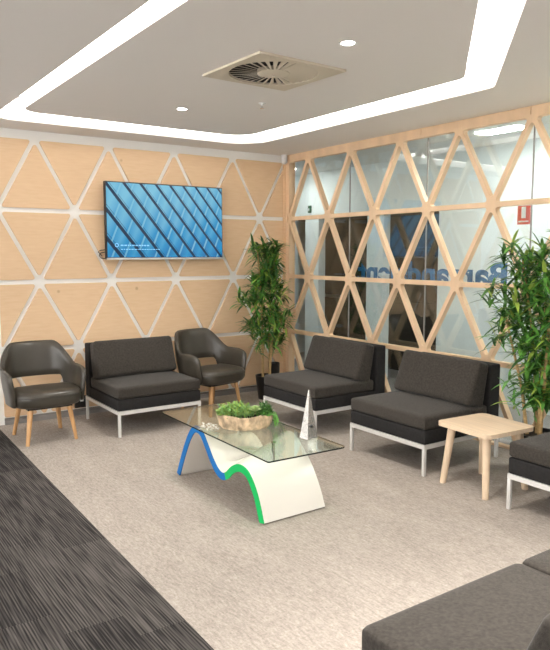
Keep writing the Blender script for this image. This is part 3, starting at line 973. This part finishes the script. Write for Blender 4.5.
# obelisk
ob = thing('obelisk_ornament', 'silver pyramid-shaped ornament standing on the right end of the coffee table', 'ornament', (-2.03, -3.125, .4215), .15)
bm = bmesh.new()
b4 = [bm.verts.new((x*.047, y*.035, 0)) for x, y in ((-1, -1), (1, -1), (1, 1), (-1, 1))]
m4 = [bm.verts.new((x*.024, y*.018, .15)) for x, y in ((-1, -1), (1, -1), (1, 1), (-1, 1))]
t4 = [bm.verts.new((x*.004, y*.004, .285)) for x, y in ((-1, -1), (1, -1), (1, 1), (-1, 1))]
bm.faces.new(b4); bm.faces.new(t4)
for a, b in ((b4, m4), (m4, t4)):
    for i in range(4): bm.faces.new((a[i], a[(i+1) % 4], b[(i+1) % 4], b[i]))
bmesh.ops.bevel(bm, geom=bm.edges[:], offset=.002, segments=2, affect='EDGES')
obj('body', bm, M['silver'], ob)
ob.scale = (1, 1, 1.06)
bm = bmesh.new(); bmesh.ops.create_uvsphere(bm, u_segments=14, v_segments=8, radius=.009, matrix=Matrix.Translation((-.008, -.031, .075)))
obj('dark_hole', bm, M['black'], ob)  # black ball standing in for a dark round hole

# ------------------------------------------------------------ side table
stt = thing('side_table', 'small square pale timber side table with splayed legs between two benches', 'table', (-.865, -3.545, 0), R(-4))
bm = bmesh.new()
sp = round_poly([(-.228, -.228), (.228, -.228), (.228, .228), (-.228, .228)], .045, 6)
extrude_poly(bm, sp, lambda u, v: (u, v, .402), lambda u, v: (u, v, .430))
bmesh.ops.bevel(bm, geom=[e for e in bm.edges if len(e.link_faces) == 2 and e.calc_face_angle(0) > R(60)], offset=.004, segments=2, affect='EDGES')
obj('table_top', bm, M['ash'], stt)
for sx in (-1, 1):
    for sy in (-1, 1):
        bm = bmesh.new(); bar(bm, (sx*.150, sy*.150, .4018), (sx*.188, sy*.188, 0), .028, .021, 16); obj('leg', bm, M['ash'], stt)
bm = bmesh.new(); box(bm, -.15, .15, -.012, .012, .375, .4015); box(bm, -.012, .012, -.15, .15, .3745, .401); obj('cross_rail', bm, M['ash'], stt, smooth=False)

# ------------------------------------------------------------ plants
def plant(name, label, loc, pot_r, pot_h, heads, canes, seed, Lf, group=None):
    rn = random.Random(seed)
    t = thing(name, label, 'plant', loc)
    bm = bmesh.new(); lathe(bm, [(pot_r*.72, 0), (pot_r*.76, .004), (pot_r, pot_h), (pot_r*.93, pot_h), (pot_r*.90, pot_h-.03)], 32)
    obj('pot', bm, M['pot'], t, angle=60)
    bm = bmesh.new(); lathe(bm, [(pot_r*.90, pot_h-.028), (.01, pot_h-.02)], 24, cap=False); obj('soil', bm, M['soil'], t)
    for c in canes:
        bm = bmesh.new(); pts = [Vector(p) for p in c]
        tube(bm, pts, [.014-.007*i/(len(pts)-1) for i in range(len(pts))], 8); obj('stem', bm, M['stem'], t)
    bm = bmesh.new()
    for (x, y, z, n, sc_) in heads:
        c = Vector((x, y, z))
        bar(bm, c-Vector((x*.25, y*.25, .10)), c, .004, .003, 5)
        for k in range(n):
            az = rn.uniform(0, 2*PI); el = rn.uniform(-.3, 1.2)
            p = c+Vector((0, 0, rn.uniform(-.09, .02)))
            L = Lf*sc_*rn.uniform(.65, 1.15)
            mi = rn.choices((0, 1, 2), (.5, .2 if el > .3 else .08, .35))[0]
            leafblade(bm, p, (math.cos(az)*math.cos(el), math.sin(az)*math.cos(el), math.sin(el)), (0, 0, 1), L, L*.17, rn.uniform(.1, .5), 4, .15, mi)
    obj('foliage', bm, [M['leaf'], M['leaf2'], M['leaf_dark']], t)
    return t
rn = random.Random(11)
heads = []
for i in range(105):          # corner plant crown
    z = rn.uniform(.62, 1.66)
    f = (z-.5)/1.2
    wmax = .14+.08*math.sin(min(1, f*1.25)*PI)
    a = rn.uniform(0, 2*PI); r = math.sqrt(rn.random())*wmax
    x = r*math.cos(a); y = r*math.sin(a)*.8
    heads.append((x, y, z, 15, 1.0))
heads += [(-.36, -.02, 1.10, 14, 1), (-.28, -.02, 1.13, 14, 1), (-.33, -.05, 1.10, 12, .9), (-.17, 0, 1.62, 16, 1), (.05, -.02, 1.66, 16, 1), (.0, 0, 1.55, 14, 1), (.20, .0, 1.2, 12, 1), (.26, -.05, .95, 8, 1), (-.10, 0, .58, 12, .8), (.08, -.02, .56, 12, .8)]
canes = [[(-.04, .02, .2), (-.05, .01, .6), (-.07, 0, 1.1), (-.12, 0, 1.6)], [(.04, .0, .2), (.03, .0, .7), (.05, 0, 1.2), (.05, 0, 1.62)], [(0, -.04, .2), (.02, -.05, .5), (.10, -.02, .95)]]
plant('potted_plant', 'bushy green cane plant in a black pot in the corner of the room', (-.52, -.42, 0), .125, .255, heads, canes, 5, .16)
bm = bmesh.new(); lathe(bm, [(.055, 0), (.064, .345), (.06, .347), (.057, .33)], 24)
o = obj('black_planter', bm, M['pot'], loc=(-.30, -.235, 0)); tag(o, 'tall narrow black planter half hidden behind the corner plant', 'planter')

heads = []
for i in range(135):         # right plant crown
    z = rn.uniform(.55, 1.62)
    f = (z-.45)/1.2
    wmax = .24+.14*math.sin(min(1, f)*PI)
    a = rn.uniform(0, 2*PI); r = math.sqrt(rn.random())*wmax
    heads.append((r*math.cos(a)*.42, r*math.sin(a)*(1 if z > .98 else .4), z, 15, 1.0))
heads += [(-.05, .30, 1.55, 18, 1), (-.08, .22, 1.62, 18, 1), (-.1, .36, 1.32, 14, 1), (-.05, .42, 1.22, 12, 1), (-.05, .36, .95, 12, 1), (-.02, .25, .66, 12, 1), (-.05, -.15, 1.72, 18, 1), (0, -.25, 1.6, 14, 1), (.0, .05, .5, 12, .9), (-.05, .18, .5, 10, .9)]
canes = [[(.05, .05, .26), (.04, .08, .7), (0, .10, 1.1), (-.04, .16, 1.5)], [(-.05, -.04, .26), (-.05, -.06, .7), (-.05, -.08, 1.2), (-.04, -.12, 1.65)], [(-.02, .08, .26), (-.02, .14, .6), (-.04, .28, 1.1)], [(0, 0, .26), (0, 0, .8), (.02, .0, 1.4)]]
plant('potted_plant', 'large green cane plant in a black pot behind the side table by the glass', (-.34, -3.60, 0), .16, .30, heads, canes, 9, .17)
